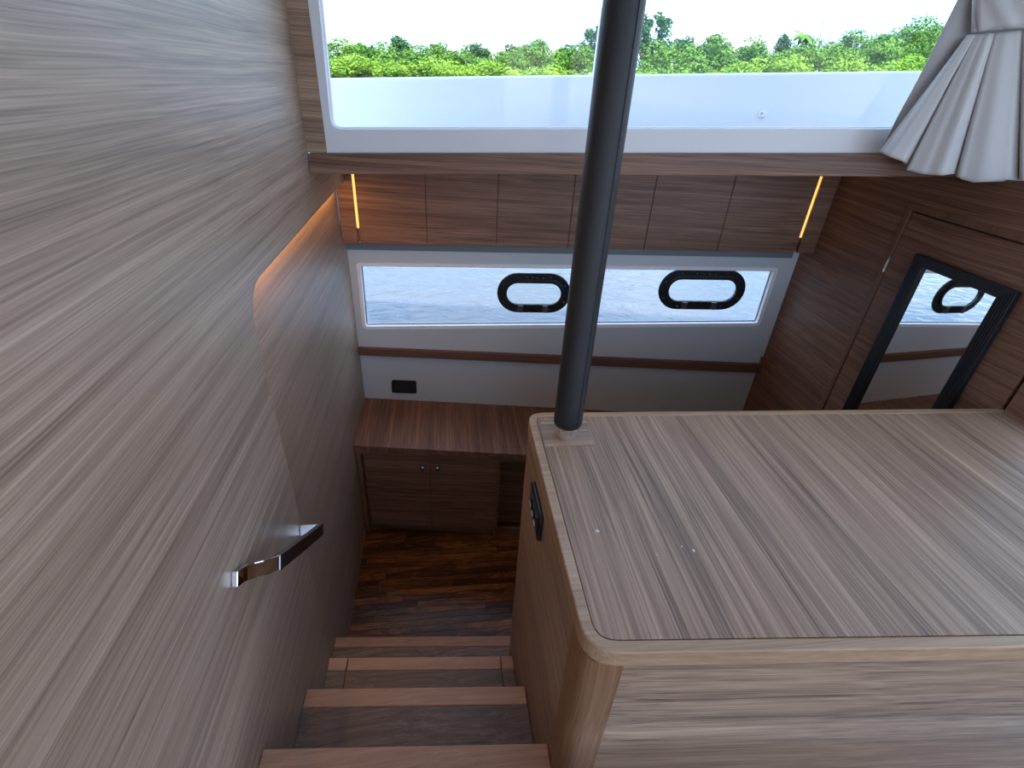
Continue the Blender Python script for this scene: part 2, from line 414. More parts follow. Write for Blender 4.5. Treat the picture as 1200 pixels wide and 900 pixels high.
# ---- upper window: frame, pane, jamb column and wooden sill
ub = lambda px, py, off=0.0: UPW.at(px, py, off)
def ext(p, q, z):                                    # carry the line p-q on to height z
    t = (z - p.z) / (q.z - p.z); return p + (q - p) * t
TOP = ZC + .80
fo_bl, fo_l = ub(383, 180), ub(360, 0)
fi_bl, fi_l = ub(388.5, 151), ub(374, 0)
fo_br = UPW.pt(2.3, ub(1065, 180).z - ZC + .054 * (2.3 - 1.357))
fi_br = UPW.pt(2.25, ub(1040, 150).z - ZC + .054 * (2.25 - 1.267))
w2 = thing('window_2', fo_bl, 'large upper saloon window with white frame', 'window', kind='structure')
fo = [fo_bl, fo_br, Vector((fo_br.x, fo_br.y, TOP)), ext(fo_bl, fo_l, TOP)]
fi = [fi_bl, fi_br, Vector((fi_br.x, fi_br.y, TOP - .05)), ext(fi_bl, fi_l, TOP - .05)]
link('window_frame', ring(roundpoly(fo, 0), roundpoly(fi, [.03, .03, .03, .03]), -UPW.n * .035), white, w2, bevel=.004)
bead_o = roundpoly(inset(fi, -.003, UPW.n), .03); bead_i = inset(bead_o, .007, UPW.n)
link('glazing_bead', ring([p - UPW.n * .012 for p in bead_o], [p - UPW.n * .012 for p in bead_i], -UPW.n * .012), rim_white, w2, bevel=.002)
link('pane', prism([p - UPW.n * .02 for p in roundpoly(inset(fi, -.004, UPW.n), .03)], -UPW.n * .005), glass, w2)
colp = [Vector((XW, UPW.pt(XW, 0).y, fo_bl.z)), ub(383, 180), ext(fo_bl, fo_l, CEIL), Vector((XW, UPW.pt(XW, 0).y, CEIL))]
col = link('trim_4', prism([p + UPW.n * .001 for p in colp], -UPW.n * .03), jamb_veneer)
tag(col, 'veneered jamb between stair bulkhead and upper window', 'jamb', kind='structure')
s_ = lambda x, dz, off: UPW.pt(x, dz, off)
st0, st1 = ub(360, 180, .012), ub(1065, 180, .012); sb0, sb1 = ub(365, 204, .012), ub(1070, 207.5, .012)
XE = XB - .002
def lin(p, q, x): t = (x - p.x) / (q.x - p.x); return p + (q - p) * t
sill = [lin(st0, st1, XW + .001), lin(st0, st1, XE), lin(sb0, sb1, XE), lin(sb0, sb1, XW + .001)]
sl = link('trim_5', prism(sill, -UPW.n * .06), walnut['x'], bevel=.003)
tag(sl, 'long wooden sill board under the upper window', 'sill', kind='structure')
for nm, px, py in (('deck_fitting', 893, 134), ('deck_fitting', 392, 146)):
    p = BUL.at(px, py, .0); 
    t = thing(nm, p, 'small steel fitting on the bulwark, its face towards the window' if px > 500 else 'tiny steel stud low on the bulwark near the window jamb', 'fitting')
    link('flange', tube([p, p + BUL.n * .004], .016 if px > 500 else .010, 16), chrome, t)
    link('stud', tube([p + BUL.n * .003, p + BUL.n * .018], [.009, .006] if px > 500 else [.005, .004], 12), chrome, t)

# ---- right bulkhead with the door
def bp(px, py, off=0.0): return onx(px, py, XB - off)
ycor = HULL.pt(XB, 0).y
tp = lambda px, py: bp(px, py)
top_far = Vector((XB, ycor + .03, ZC - .19)); top_mid = Vector((XB, 1.47, ZC - .205)); top_near = bp(1215, 214)
near_end = Vector((XB, .93, ZC - .16))
D_tl, D_bl = bp(1069.5, 248.5), bp(966, 477)
ydl = (D_tl.y + D_bl.y) / 2                           # hinge side of the door
D_tr_y = bp(1178, 475).y                              # latch side
ztop = D_tl.z
FRW = .028                                            # door frame width
doorbot = .10
bo = [Vector((XB, ycor + .02, 0)), Vector((XB, ycor + .02, top_far.z)), top_mid, Vector((XB, top_near.y, top_near.z)), Vector((XB, .93, top_near.z + .02)), Vector((XB, .93, 0))]
# four slabs around the door opening, one wall
yo0, yo1 = ydl + FRW, D_tr_y - .006
slabs = [prism([Vector((XB, ycor + .02, 0)), Vector((XB, ycor + .02, top_far.z)), top_mid, Vector((XB, yo0, top_mid.z + .002)), Vector((XB, yo0, 0))], (.03, 0, 0)),
         prism([Vector((XB, yo0, ztop + FRW)), Vector((XB, yo0, top_mid.z + .002)), Vector((XB, top_near.y, top_near.z)), Vector((XB, .93, top_near.z + .02)), Vector((XB, .93, ztop + FRW))], (.03, 0, 0)),
         prism([Vector((XB, yo1, ztop + FRW)), Vector((XB, .93, ztop + FRW)), Vector((XB, .93, 0)), Vector((XB, yo1, 0))], (.03, 0, 0))]
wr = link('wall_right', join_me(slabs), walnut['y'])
tag(wr, 'veneered bulkhead at the far end of the cabin around the mirror door', 'wall', kind='structure')
d1 = thing('door_1', (XB, ydl, doorbot), 'veneered cabin door carrying the black framed mirror', 'door', kind='structure')
fr = [Vector((XB, yo0, doorbot)), Vector((XB, yo0, ztop + FRW)), Vector((XB, yo1, ztop + FRW)), Vector((XB, yo1, ztop + .004)), Vector((XB, ydl + .003, ztop + .004)), Vector((XB, ydl + .003, doorbot))]
link('door_frame', prism([p + Vector((-.004, 0, 0)) for p in fr], (.03, 0, 0)), edge_wood, d1, bevel=.003)
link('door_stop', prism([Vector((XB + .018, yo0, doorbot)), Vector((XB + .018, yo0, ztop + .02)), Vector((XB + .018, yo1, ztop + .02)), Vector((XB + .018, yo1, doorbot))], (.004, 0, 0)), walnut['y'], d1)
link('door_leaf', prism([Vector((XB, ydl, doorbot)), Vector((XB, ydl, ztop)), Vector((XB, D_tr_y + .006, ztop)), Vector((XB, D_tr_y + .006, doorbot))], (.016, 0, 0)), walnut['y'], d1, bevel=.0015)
hz = bp(1037, 308).z
for zz in (hz, hz - 1.0):
    hg = link('hinge', box(XB - .008, XB + .004, ydl - .003, ydl + .007, zz - .028, zz + .028), chrome, d1, bevel=.001)
capm = link('trim_6', prism([top_mid + Vector((-.004, 0, -.004)), top_near + Vector((-.004, 0, -.004)), top_near + Vector((-.004, 0, .004)), top_mid + Vector((-.004, 0, .004))], (.034, 0, 0)), edge_x)
tag(capm, 'thin wooden capping strip along the top of the mirror door bulkhead', 'trim', kind='structure')

# ---- saloon shell behind and above the camera
ro = link('ceiling', prism([Vector((XW - .05, -1.9, CEIL)), Vector((3.3, -1.9, CEIL)), Vector((3.3, 1.30, CEIL)), Vector((XW - .05, 1.74, CEIL))], (0, 0, .06)), ceil_mat)
tag(ro, 'white saloon ceiling panel over the stairs and counter', 'ceiling', kind='structure')
sf = link('floor', box(XW, 3.3, -1.9, .30, ZC - 1.10, ZC - 1.03), tread_wood)
tag(sf, 'brown saloon floor at the head of the stairs', 'floor', kind='structure')

# ---- water and far shore
WL = ZC - 1.78
hx0, hx1, hy0, hy1 = -1.2, 5.0, -2.4, 2.66                # the boat's own footprint stays dry
wv_ = []; wf_ = []
for (xa, xb, ya, yb) in ((-60, 160, hy1, 75), (-60, 160, -60, hy0), (-60, hx0, hy0, hy1), (hx1, 160, hy0, hy1)):
    i = len(wv_); wv_ += [(xa, ya, WL), (xb, ya, WL), (xb, yb, WL), (xa, yb, WL)]; wf_.append((i, i + 1, i + 2, i + 3))
wt = link('water', pm(wv_, wf_), water_m)
hs = link('hull_light_block', join_me([box(hx0, hx1, hy0, hy1, -.12, -.08), box(hx0, hx1, hy1 - .04, hy1, -.08, WL + .06), box(hx0, hx1, hy0, hy0 + .04, -.08, WL + .06), box(hx0, hx0 + .04, hy0, hy1, -.08, WL + .06), box(hx1 - .04, hx1, hy0, hy1, -.08, WL + .06)]), white)  # unseen box added so no light leaks into the cabin from below
tag(hs, 'unseen white box added under the boat to shut out light from below', 'hull', kind='structure')
tag(wt, 'rippled pale blue harbour water outside the boat', 'water', kind='stuff')

# ================================================================== THINGS
# ---- staircase
zst = [-1.03, -1.247, -1.483, -1.674, -1.868]
yst = [.30, .543, .79, .99, 1.185]
nw = [.06, .060, .050, .044, .042]
sk = -.078                                            # nosings run slightly skew to the wall
stz = thing('staircase', (-.1, .3, 0), 'steep wooden stair with pale nosings and dark treads going down', 'stairs')
def tread_poly(x0, x1, y0, y1, z):
    f = lambda x, yy: yy + sk * (x + .1)
    return [Vector((x0, f(x0, y0), ZC + z)), Vector((x1, f(x1, y0), ZC + z)), Vector((x1, f(x1, y1), ZC + z)), Vector((x0, f(x0, y1), ZC + z))]
for i in range(1, 5):
    x0, x1 = (XW + .001, XS - .002)
    if i == 4: x0, x1 = XR + .001, .30
    ya, yb, z = yst[i - 1], yst[i], zst[i]
    if i == 4: ya = 1.105
    cuts = [(x0, x1)]
    stp = link('riser', prism(tread_poly(x0, x1, yb - .03, yb - .008, z - .03), (0, 0, -(z - .03) + (zst[i + 1] if i < 4 else -2.1))), tread_wood, stz)
    if i == 3:
        xa, xb = onz(407, 776, z).x, onz(587, 775, z).x
        cuts = [(x0, xa - .0012), (xa + .0012, xb - .0012), (xb + .0012, x1)]
    for k, (u0, u1) in enumerate(cuts):
        nm = 'tread' if len(cuts) == 1 or k != 1 else 'lift_out_tread'
        td = link(nm, prism(tread_poly(u0, u1, ya - .03, yb - nw[i] - .0005, z), (0, 0, -.03)), tread_wood, stz)
        link('nosing', prism(tread_poly(u0, u1, yb - nw[i], yb, z + .001), (0, 0, -.032)), nose_wood, td, bevel=.003)

# ---- low cabinet with its worktop
zc = -1.524
cb = lambda px, py, off=0.0: CAB.at(px, py, off)
cabx1 = 1.57
cbt = thing('low_cabinet', CAB.pt(-.1, -2.1), 'low two door wooden cabinet against the hull at the stair foot', 'cabinet')
ctop_f0, ctop_f1 = CAB.pt(XR + .002, zc), CAB.pt(cabx1, zc)
hb0, hb1 = HULL.pt(XR + .002, zc, -.008), HULL.pt(cabx1, zc, -.008)
wtp = thing('worktop', (ctop_f0 + hb1) / 2, 'brown veneered top of the low cabinet below the hull wall', 'worktop')
lid = [onz(588, 482.5, zc), onz(640, 486, zc), onz(640, 526.5, zc), onz(586.5, 523.5, zc)]
hole_l = inset(lid, -.0016, (0, 0, 1))
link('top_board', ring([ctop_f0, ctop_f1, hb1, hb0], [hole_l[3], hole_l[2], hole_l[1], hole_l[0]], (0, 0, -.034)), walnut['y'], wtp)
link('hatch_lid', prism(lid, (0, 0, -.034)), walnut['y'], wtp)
# carcass: left stile, top rail, toe kick, inner back, right side of the door bay
dl_t, dl_b = cb(426, 536, .002), cb(437.5, 634, .002)
dr_t, dr_b = cb(583, 543.5, .002), cb(578.8, 643, .002)
dc_x = cb(505.4, 590, .002).x
xl, xr_ = (dl_t.x + dl_b.x) / 2, (dr_t.x + dr_b.x) / 2
zt, zb = -1.578, -2.045
rec = .022
def fpanel(x0, x1, z0, z1, off, th): return prism([CAB.pt(x0, z0, off), CAB.pt(x1, z0, off), CAB.pt(x1, z1, off), CAB.pt(x0, z1, off)], -CAB.n * th)
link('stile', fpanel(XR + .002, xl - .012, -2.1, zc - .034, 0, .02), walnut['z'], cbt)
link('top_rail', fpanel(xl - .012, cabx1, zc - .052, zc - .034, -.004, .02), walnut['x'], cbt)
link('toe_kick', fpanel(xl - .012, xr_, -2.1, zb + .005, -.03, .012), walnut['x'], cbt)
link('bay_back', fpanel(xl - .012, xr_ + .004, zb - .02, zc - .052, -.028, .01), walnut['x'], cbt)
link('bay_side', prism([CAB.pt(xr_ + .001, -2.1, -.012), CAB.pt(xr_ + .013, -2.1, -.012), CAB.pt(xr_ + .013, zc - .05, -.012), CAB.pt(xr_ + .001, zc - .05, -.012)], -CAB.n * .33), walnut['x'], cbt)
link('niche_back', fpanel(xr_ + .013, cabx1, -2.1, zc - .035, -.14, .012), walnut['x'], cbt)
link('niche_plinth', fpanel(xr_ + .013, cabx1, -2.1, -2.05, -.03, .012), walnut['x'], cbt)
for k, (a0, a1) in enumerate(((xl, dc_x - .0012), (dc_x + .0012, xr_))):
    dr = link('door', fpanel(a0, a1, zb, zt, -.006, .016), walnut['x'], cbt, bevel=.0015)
    kp = cb(495.5, 547, .0) if k == 0 else cb(513, 547.5, .0)
    kp = kp - CAB.n * .006
    kn = link('knob', tube([kp, kp + CAB.n * .012, kp + CAB.n * .013, kp + CAB.n * .020, kp + CAB.n * .025], [.005, .005, .0125, .0125, .005], 16), satin, dr, smooth=False)

# ---- socket on the lower hull panel
so_ = [hb(459, 445, -.012), hb(488, 446, -.012), hb(488.5, 460.5, -.012), hb(459.5, 459.5, -.012)]
sk_t = thing('socket_plate', hb(473, 460, -.012), 'black recessed socket plate on the grey panel above the low cabinet', 'socket')
oo = roundpoly(so_, .012, 4); ii = inset(oo, .012, HULL.n)
link('surround', ring(oo, ii, HULL.n * .008), black, sk_t, bevel=.002)
link('cover', prism([p + HULL.n * .0005 for p in ii], HULL.n * .003), plain('matt_black', (.02, .02, .021), .6), sk_t)

# ---- overhead locker (valance with panel doors and light slots)
vb = lambda px, py, off=0.0: VAL.at(px, py, off)
ol = thing('overhead_locker', VAL.pt(.5, -.64), 'row of wooden locker panels under the side deck above the hull window', 'locker')
xs_ = [vb(419, 250).x] + [vb(px, py).x for px, py in ((499.3, 247), (582.8, 248), (670, 248), (762.5, 249), (852, 249))] + [vb(946, 252).x]
def vz(x, t):                                          # top / bottom of the panels, following the sheer
    zb0, zb1 = vb(402, 285).z - ZC, vb(955, 297).z - ZC
    return zb0 + (zb1 - zb0) * (x + .435) / 2.02 if t == 0 else zs(x) - .072
def vpanel(x0, x1, off, th, dz=0.0): return prism([VAL.pt(x0, vz(x0, 0) + dz, off), VAL.pt(x1, vz(x1, 0) + dz, off), VAL.pt(x1, vz(x1, 1), off), VAL.pt(x0, vz(x0, 1), off)], -VAL.n * th)
for k in range(6):
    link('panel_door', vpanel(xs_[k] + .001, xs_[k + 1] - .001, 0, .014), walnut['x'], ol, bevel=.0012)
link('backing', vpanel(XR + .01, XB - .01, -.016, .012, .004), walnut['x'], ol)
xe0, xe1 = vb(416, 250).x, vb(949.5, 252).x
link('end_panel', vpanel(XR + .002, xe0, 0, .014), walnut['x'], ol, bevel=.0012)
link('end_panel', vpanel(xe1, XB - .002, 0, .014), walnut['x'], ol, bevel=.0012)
for x0, x1 in ((xe0, xs_[0]), (xs_[6], xe1)):
    zlo = lambda x: vz(x, 0) + .065
    link('light_strip', prism([VAL.pt(x0, zlo(x0), -.006), VAL.pt(x1, zlo(x1), -.006), VAL.pt(x1, vz(x1, 1), -.006), VAL.pt(x0, vz(x0, 1), -.006)], -VAL.n * .008), led, ol)

# ---- portholes
def stadium(cx_, cz, w, h, rot, off, seg=14):
    pts = []
    r = h / 2; s = w / 2 - r
    for sgn, a0 in ((1, -90), (-1, 90)):
        for k in range(seg + 1):
            t = math.radians(a0 + 180 * k / seg); lx, lz = sgn * s + r * math.cos(t), r * math.sin(t)
            X_, Z_ = lx * math.cos(rot) - lz * math.sin(rot), lx * math.sin(rot) + lz * math.cos(rot)
            pts.append(HULL.A + HULL.n * off + HULL.u * (cx_ + X_) + Vector((0, 0, cz + Z_)))
    return pts
screw_me = None
def porthole(box_px, label):
    l, r, t, b = box_px
    c0 = hb((l + r) / 2, (t + b) / 2, -.02); pl_, pr_ = hb(l, (t + b) / 2, -.02), hb(r, (t + b) / 2, -.02)
    ptop, pbot = hb((l + r) / 2, t, -.02), hb((l + r) / 2, b, -.02)
    w = (pr_ - pl_).length; h = (ptop - pbot).length
    cu = (c0 - HULL.A).dot(HULL.u); cz = (ptop.z + pbot.z) / 2; rot = math.radians(2.6)
    root = thing('porthole', Vector((c0.x, c0.y, pbot.z)), label, 'porthole')
    fw = h * .225
    S = lambda k, off: stadium(cu, cz, w - 2 * k, h - 2 * k, rot, off)
    link('flange', ring(S(0, -.024), S(fw, -.024), HULL.n * .010), black, root, bevel=.003)
    link('inner_ring', ring(S(fw * .66, -.018), S(fw * 1.04, -.018), HULL.n * .014), black, root, bevel=.003)
    link('pane', prism(S(fw * 1.0, -.016), HULL.n * .003), glass, root)
    for sx_ in (-.17, .17):
        q = HULL.A + HULL.u * (cu + sx_ * w) + Vector((0, 0, cz - h / 2 + fw * .55 + math.sin(rot) * sx_ * w))
        u = HULL.u * .013; v = Vector((0, 0, fw * .42))
        link('hinge', prism([q - u - v + HULL.n * -.014, q + u - v + HULL.n * -.014, q + u + v + HULL.n * -.014, q - u + v + HULL.n * -.014], HULL.n * .014), satin, root, bevel=.002)
    sp = stadium(cu, cz, w - fw * .8, h - fw * .8, rot, -.014, 6)
    for k in (0, 2, 4, 6, 7, 9, 11, 13):
        sc = link('screw', tube([sp[k], sp[k] + HULL.n * .002], .0042, 8), chrome, root)
    for k in (-.1, -.03, .04, .11):
        q = HULL.A + HULL.n * -.014 + HULL.u * (cu + k * w) + Vector((0, 0, cz + h / 2 - fw * .45))
        link('screw', tube([q, q + HULL.n * .002], .0035, 8), chrome, root)
porthole((582.5, 668.5, 320, 366), 'black oval porthole midway along the hull window, nearer the stair wall')
porthole((771.5, 873, 316, 362), 'black oval porthole at the hull window end nearer the mirror door')

# ---- wall mirror on the door
mr = thing('wall_mirror', (XB, bp(1055, 477).y, .35), 'tall mirror in a wide black ribbed frame hung on the cabin door', 'mirror')
oy0, oy1 = bp(1080, 297).y, (bp(1198, 342).y + bp(1119, 477).y) / 2
oy0 = (oy0 + bp(992, 477).y) / 2
oz1 = (bp(1079, 297).z + bp(1198, 342).z) / 2; oz0 = .35
fwm = abs(oy0 - (bp(1085.5, 313.5).y + bp(1006.6, 477).y) / 2)
fwt = oz1 - (bp(1085.5, 313.5).z + bp(1173, 348).z) / 2
q = lambda yy, zz, o_=0.0: Vector((XB - o_, yy, zz))
I0, I1, J0, J1 = oy0 - fwm, oy1 + fwm, oz0 + fwt, oz1 - fwt
th = (-.020, 0, 0)
for pts in ([q(oy0, oz0), q(oy0, oz1), q(I0, J1), q(I0, J0)], [q(oy0, oz1), q(oy1, oz1), q(I1, J1), q(I0, J1)],
            [q(oy1, oz1), q(oy1, oz0), q(I1, J0), q(I1, J1)], [q(oy1, oz0), q(oy0, oz0), q(I0, J0), q(I1, J0)]):
    fb = link('frame_bar', prism([p for p in pts], th), black_frame, mr, bevel=.002)
    for k in range(5):                                  # ribs along each bar
        f0, f1 = .10 + k * .18, .10 + k * .18 + .09
        A_, B_, C_, D_ = pts
        rp = [A_.lerp(D_, f0), B_.lerp(C_, f0), B_.lerp(C_, f1), A_.lerp(D_, f1)]
        link('rib', prism([p + Vector((-.019, 0, 0)) for p in rp], (-.003, 0, 0)), black_frame, fb)
link('mirror_glass', prism([q(I0 + .004, J0 - .004, .006), q(I0 + .004, J1 + .004, .006), q(I1 - .004, J1 + .004, .006), q(I1 - .004, J0 - .004, .006)], (-.003, 0, 0)), mirror_mat, mr)

# ---- counter
ct = thing('counter', (.9, .74, 0), 'large veneered counter with rounded pale wooden edge beside the stairs', 'counter')
zt_ = ZC - HC
xl_ = .2065
bk0, bk1 = onz(660, 482.8, -HC), onz(1190, 478.2, -HC)
fr0, fr1 = onz(767, 764.5, -HC), onz(1195, 758, -HC)
XC = 2.3
def line_at(p, q_, x): t = (x - p.x) / (q_.x - p.x); return Vector((x, p.y + (q_.y - p.y) * t, p.z))
co = [line_at(bk0, bk1, xl_), line_at(fr0, fr1, xl_), line_at(fr0, fr1, XC), line_at(bk0, bk1, XC)]
lo_ = roundpoly(co, [.045, .060, 0, 0], 10)
li_ = inset(lo_, .021, (0, 0, 1)); lg_ = inset(lo_, .0218, (0, 0, 1))
link('edge_trim', ring(lo_, li_, (0, 0, -.038)), trim_wood['x'], ct, bevel=.0035, seg=3)
link('groove', prism([p - Vector((0, 0, .004)) for p in inset(lo_, .020, (0, 0, 1))], (0, 0, -.02)), trim_wood['x'], ct)
link('top_panel', prism([p - Vector((0, 0, .0005)) for p in lg_], (0, 0, -.02)), counter_wood, ct)
# corner plate under the pole
pl0, pl1 = onz(638.5, 523.5, -HC), onz(697, 522, -HC); pl2 = onz(684, 488, -HC)
plate = roundpoly([Vector((li_[5].x + .004, pl0.y, zt_)), Vector((pl1.x, pl1.y, zt_)), Vector((pl2.x + .002, bk0.y - .024, zt_)), Vector((xl_ + .024, bk0.y - .024, zt_))], [0, 0, 0, .04], 6)
plate[0:7] = [Vector((xl_ + .0235, pl0.y, zt_))] * 7
link('pole_plate', prism([p - Vector((0, 0, .0005)) for p in plate], (0, 0, .0018)), wood('plate_wood', 'x', CD, CM, CL, rough=.5), ct)
yb_, yf_ = co[0].y - .030, co[1].y + .012
link('side_panel', prism([Vector((XS, yb_, 0)), Vector((XS, yb_, zt_ - .037)), Vector((XS, yf_ + .05, zt_ - .037)), Vector((XS, yf_ + .05, 0))], (.02, 0, 0)), veneer['y'], ct)
fp0, fp1 = line_at(fr0, fr1, .27), line_at(fr0, fr1, XC)
link('front_panel', prism([Vector((fp0.x, fp0.y + .012, 0)), Vector((fp1.x, fp1.y + .012, 0)), Vector((fp1.x, fp1.y + .012, zt_ - .037)), Vector((fp0.x, fp0.y + .012, zt_ - .037))], (0, .02, 0)), veneer['x'], ct)
link('back_panel', prism([Vector((XS + .021, yb_ - .001, 0)), Vector((1.56, yb_ - .035, 0)), Vector((1.56, yb_ - .035, zt_ - .037)), Vector((XS + .021, yb_ - .001, zt_ - .037))], (0, -.02, 0)), veneer['x'], ct)
# paint scuffs on the top
scm = plain('scuff_white', (.70, .68, .64), .7)
for k, (px, py, r_) in enumerate(((700, 622, .0042), (813, 645, .0036), (799, 640, .0020), (770, 650, .0014))):
    c0 = onz(px, py, -HC); rg = random.Random(k)
    link('scuff_mark', prism([c0 + Vector((math.cos(a_ * .7) * r_ * rg.uniform(.4, 1), math.sin(a_ * .7) * r_ * rg.uniform(.6, 1.3), -.0004)) for a_ in range(9)], (0, 0, .0002)), scm, ct)
# rounded corner post
pyf = line_at(fr0, fr1, .24).y + .008
pp = [Vector((XS - .0015, pyf + .075, 0)), Vector((XS - .0015, pyf, 0)), Vector((.276, pyf - .002, 0)), Vector((.276, pyf + .03, 0)), Vector((XS + .02, pyf + .075, 0))]
ppr = roundpoly(pp, [.002, .062, .002, .002, .002], 8)
link('corner_post', prism([p + Vector((0, 0, .0)) for p in ppr], (0, 0, zt_ - .0375)), post_wood, ct, smooth=False)

# switch plate on the stairwell side of the counter
swc = onx(630.5, 598, XS)
sw = thing('switch_plate', (XS, swc.y, swc.z - .05), 'black rounded switch plate with pale markings on the counter side', 'switch')
rect = lambda hw, hh, x: [Vector((x, swc.y - hw, swc.z - hh)), Vector((x, swc.y + hw, swc.z - hh)), Vector((x, swc.y + hw, swc.z + hh)), Vector((x, swc.y - hw, swc.z + hh))]
link('plate', prism(roundpoly(rect(.064, .042, XS), .018, 5), (-.009, 0, 0)), black, sw, bevel=.004)
link('recess', prism(roundpoly(rect(.048, .027, XS - .009), .008, 5), (-.002, 0, 0)), plain('switch_grey', (.03, .032, .035), .4), sw, bevel=.001)
for k in range(3):
    yy = swc.y - .030 + .030 * k
    rk = link('rocker', box(XS - .0135, XS - .010, yy - .012, yy + .012, swc.z - .018, swc.z + .018), black, sw, bevel=.001)
    link('marking', box(XS - .0142, XS - .0134, yy - .009, yy + .009, swc.z - .012, swc.z - .006), plain('marking_white', (.75, .77, .78), .5), rk)

# ---- pole
pb = onz(663.5, 508, -HC); pb.z = zt_ + .0013
po = thing('pole', pb, 'upright black leather wrapped pole standing on the counter corner', 'pole')
R_ = .0345
link('steel_foot', tube([pb, pb + Vector((0, 0, .05))], R_ * .93, 40), chrome, po, smooth=False)
ptop_ = Vector((pb.x - .001, pb.y, CEIL))
nseg = 24
path = [pb + (ptop_ - pb) * ((.035 + (1.70 - .035) * k / nseg) / 1.70) for k in range(nseg + 1)]
path = [p for p in path if p.z <= CEIL] 
sv = link('leather_sleeve', tube([pb + Vector((0, 0, .031))] + path, [R_ * .96] + [R_] * len(path), 48), leather, po)
for p in sv.data.polygons:
    if len(p.vertices) == 4: p.use_smooth = True
dirn = (Vector((0, 0, 0)) - Vector((pb.x, pb.y, 0))).normalized()
sd = Vector((-dirn.y, dirn.x, 0))
sg = (dirn * .72 + sd * .69).normalized()
link('stitched_seam', tube([pb + Vector((0, 0, .034)) + sg * (R_ + .0002), Vector((ptop_.x, ptop_.y, CEIL - .002)) + sg * (R_ + .0002)], .0014, 6), leather, sv)
link('stitch_ring', tube([pb + Vector((0, 0, .042)), pb + Vector((0, 0, .045))], R_ + .0006, 48), black, sv)

# ---- grab handle on the stair wall
h0 = onx(274, 677, XW); h1 = onx(352, 621, XW)
hd = (h1 - h0); hd.x = 0; hl = hd.length; hd.normalize(); hn = Vector((1, 0, 0)); hv = hn.cross(hd).normalized()
if hv.z < 0: hv = -hv
gh = thing('grab_handle', h0, 'chrome grab handle with satin grey grip on the stair wall', 'handle')
def sweep(pts, hh, t):                                  # ribbon handle: height hh across, thickness t
    v = []; f = []
    n = len(pts)
    for i, p in enumerate(pts):
        d_ = (pts[min(i + 1, n - 1)] - pts[max(i - 1, 0)]).normalized(); nn = hv.cross(d_).normalized()
        for a_, b2 in ((-1, -1), (1, -1), (1, 1), (-1, 1)): v.append(p + hv * (a_ * hh / 2) + nn * (b2 * t / 2))
    for i in range(n - 1):
        for k in range(4): f.append((i * 4 + k, i * 4 + (k + 1) % 4, i * 4 + 4 + (k + 1) % 4, i * 4 + 4 + k))
    f += [(0, 1, 2, 3), (4 * n - 4, 4 * n - 1, 4 * n - 2, 4 * n - 3)]
    return pm(v, f)
so2 = .050
def hp(a_, o2): return h0 + hd * a_ + hn * o2
foot = [hp(-.010, .006), hp(.012, .006), hp(.030, .009), hp(.046, .017), hp(.060, .029), hp(.074, .039), hp(.088, .046), hp(.102, .049)]
link('chrome_foot', sweep(foot, .030, .011), chrome, gh, bevel=.002)
link('end_block', prism([hp(-.012, 0) + hv * .015, hp(.014, 0) + hv * .015, hp(.014, 0) - hv * .015, hp(-.012, 0) - hv * .015], (.012, 0, 0)), chrome, gh, bevel=.002)
link('collar', sweep([hp(.094, .0475), hp(.104, .0495)], .033, .0145), satin, gh, bevel=.001)
link('grip', sweep([hp(.104, .0495), hp(.26, .0535), hp(hl - .004, .0545)], .032, .013), satin, gh, bevel=.002)
link('return_foot', prism([hp(hl - .007, .0) + hv * .015, hp(hl - .001, .0) + hv * .015, hp(hl - .001, .0) - hv * .015, hp(hl - .007, .0) - hv * .015], (.054, 0, 0)), chrome, gh, bevel=.002)

# ---- curtain
cu_t = thing('curtain', UPW.pt(1.5, -.2, .08), 'pale grey linen curtain gathered by a tie band, hem over the sill', 'curtain')
def cpt(px, py, off): return UPW.at(px, py, off)
lrow = [(1176, -105), (1148, -50), (1122, 0), (1098, 48), (1076, 92), (1052, 136), (1031, 178)]
v = []; f = []
nu = 10
for i, (px, py) in enumerate(lrow):
    for k in range(nu + 1):
        w = k / nu; v.append(cpt(px + (1290 - px) * w, py + 8 * w * (i / 6), .030 + .006 * math.sin(7 * w + .4 * i)))
for i in range(len(lrow) - 1):
    for k in range(nu): f.append((i * (nu + 1) + k, i * (nu + 1) + k + 1, (i + 1) * (nu + 1) + k + 1, (i + 1) * (nu + 1) + k))
lnm = link('lining', pm(v, f), lining_mat, cu_t, smooth=True); 
md = lnm.modifiers.new('solid', 'SOLIDIFY'); md.thickness = .002
# front cloth: folds fan out below the tie band
knots = [(0, .1), (.05, .8), (.10, .9), (.114, -.6), (.13, .1), (.20, .5), (.275, .95), (.31, .35), (.335, -.35), (.36, .2), (.46, .6), (.56, .3), (.605, -.1), (.622, -.45), (.64, .4), (.75, .8), (.85, .2), (.92, .5), (1, 0)]
def prof(u):
    for (a0, p_), (a1, q2) in zip(knots, knots[1:]):
        if a0 <= u <= a1:
            t = (u - a0) / (a1 - a0); t = t * t * (3 - 2 * t); return p_ + (q2 - p_) * t
    return 0
hemk = [(0, 178), (.05, 184), (.108, 189.5), (.118, 199), (.20, 204), (.28, 205.5), (.33, 203.5), (.37, 210), (.42, 213.5), (.5, 213), (.6, 212), (.622, 211), (.7, 214), (1, 216)]
def hem(u):
    for (a0, p_), (a1, q2) in zip(hemk, hemk[1:]):
        if a0 <= u <= a1: return p_ + (q2 - p_) * (u - a0) / (a1 - a0)
    return 210
NU, NV = 150, 40
v = []; f = []
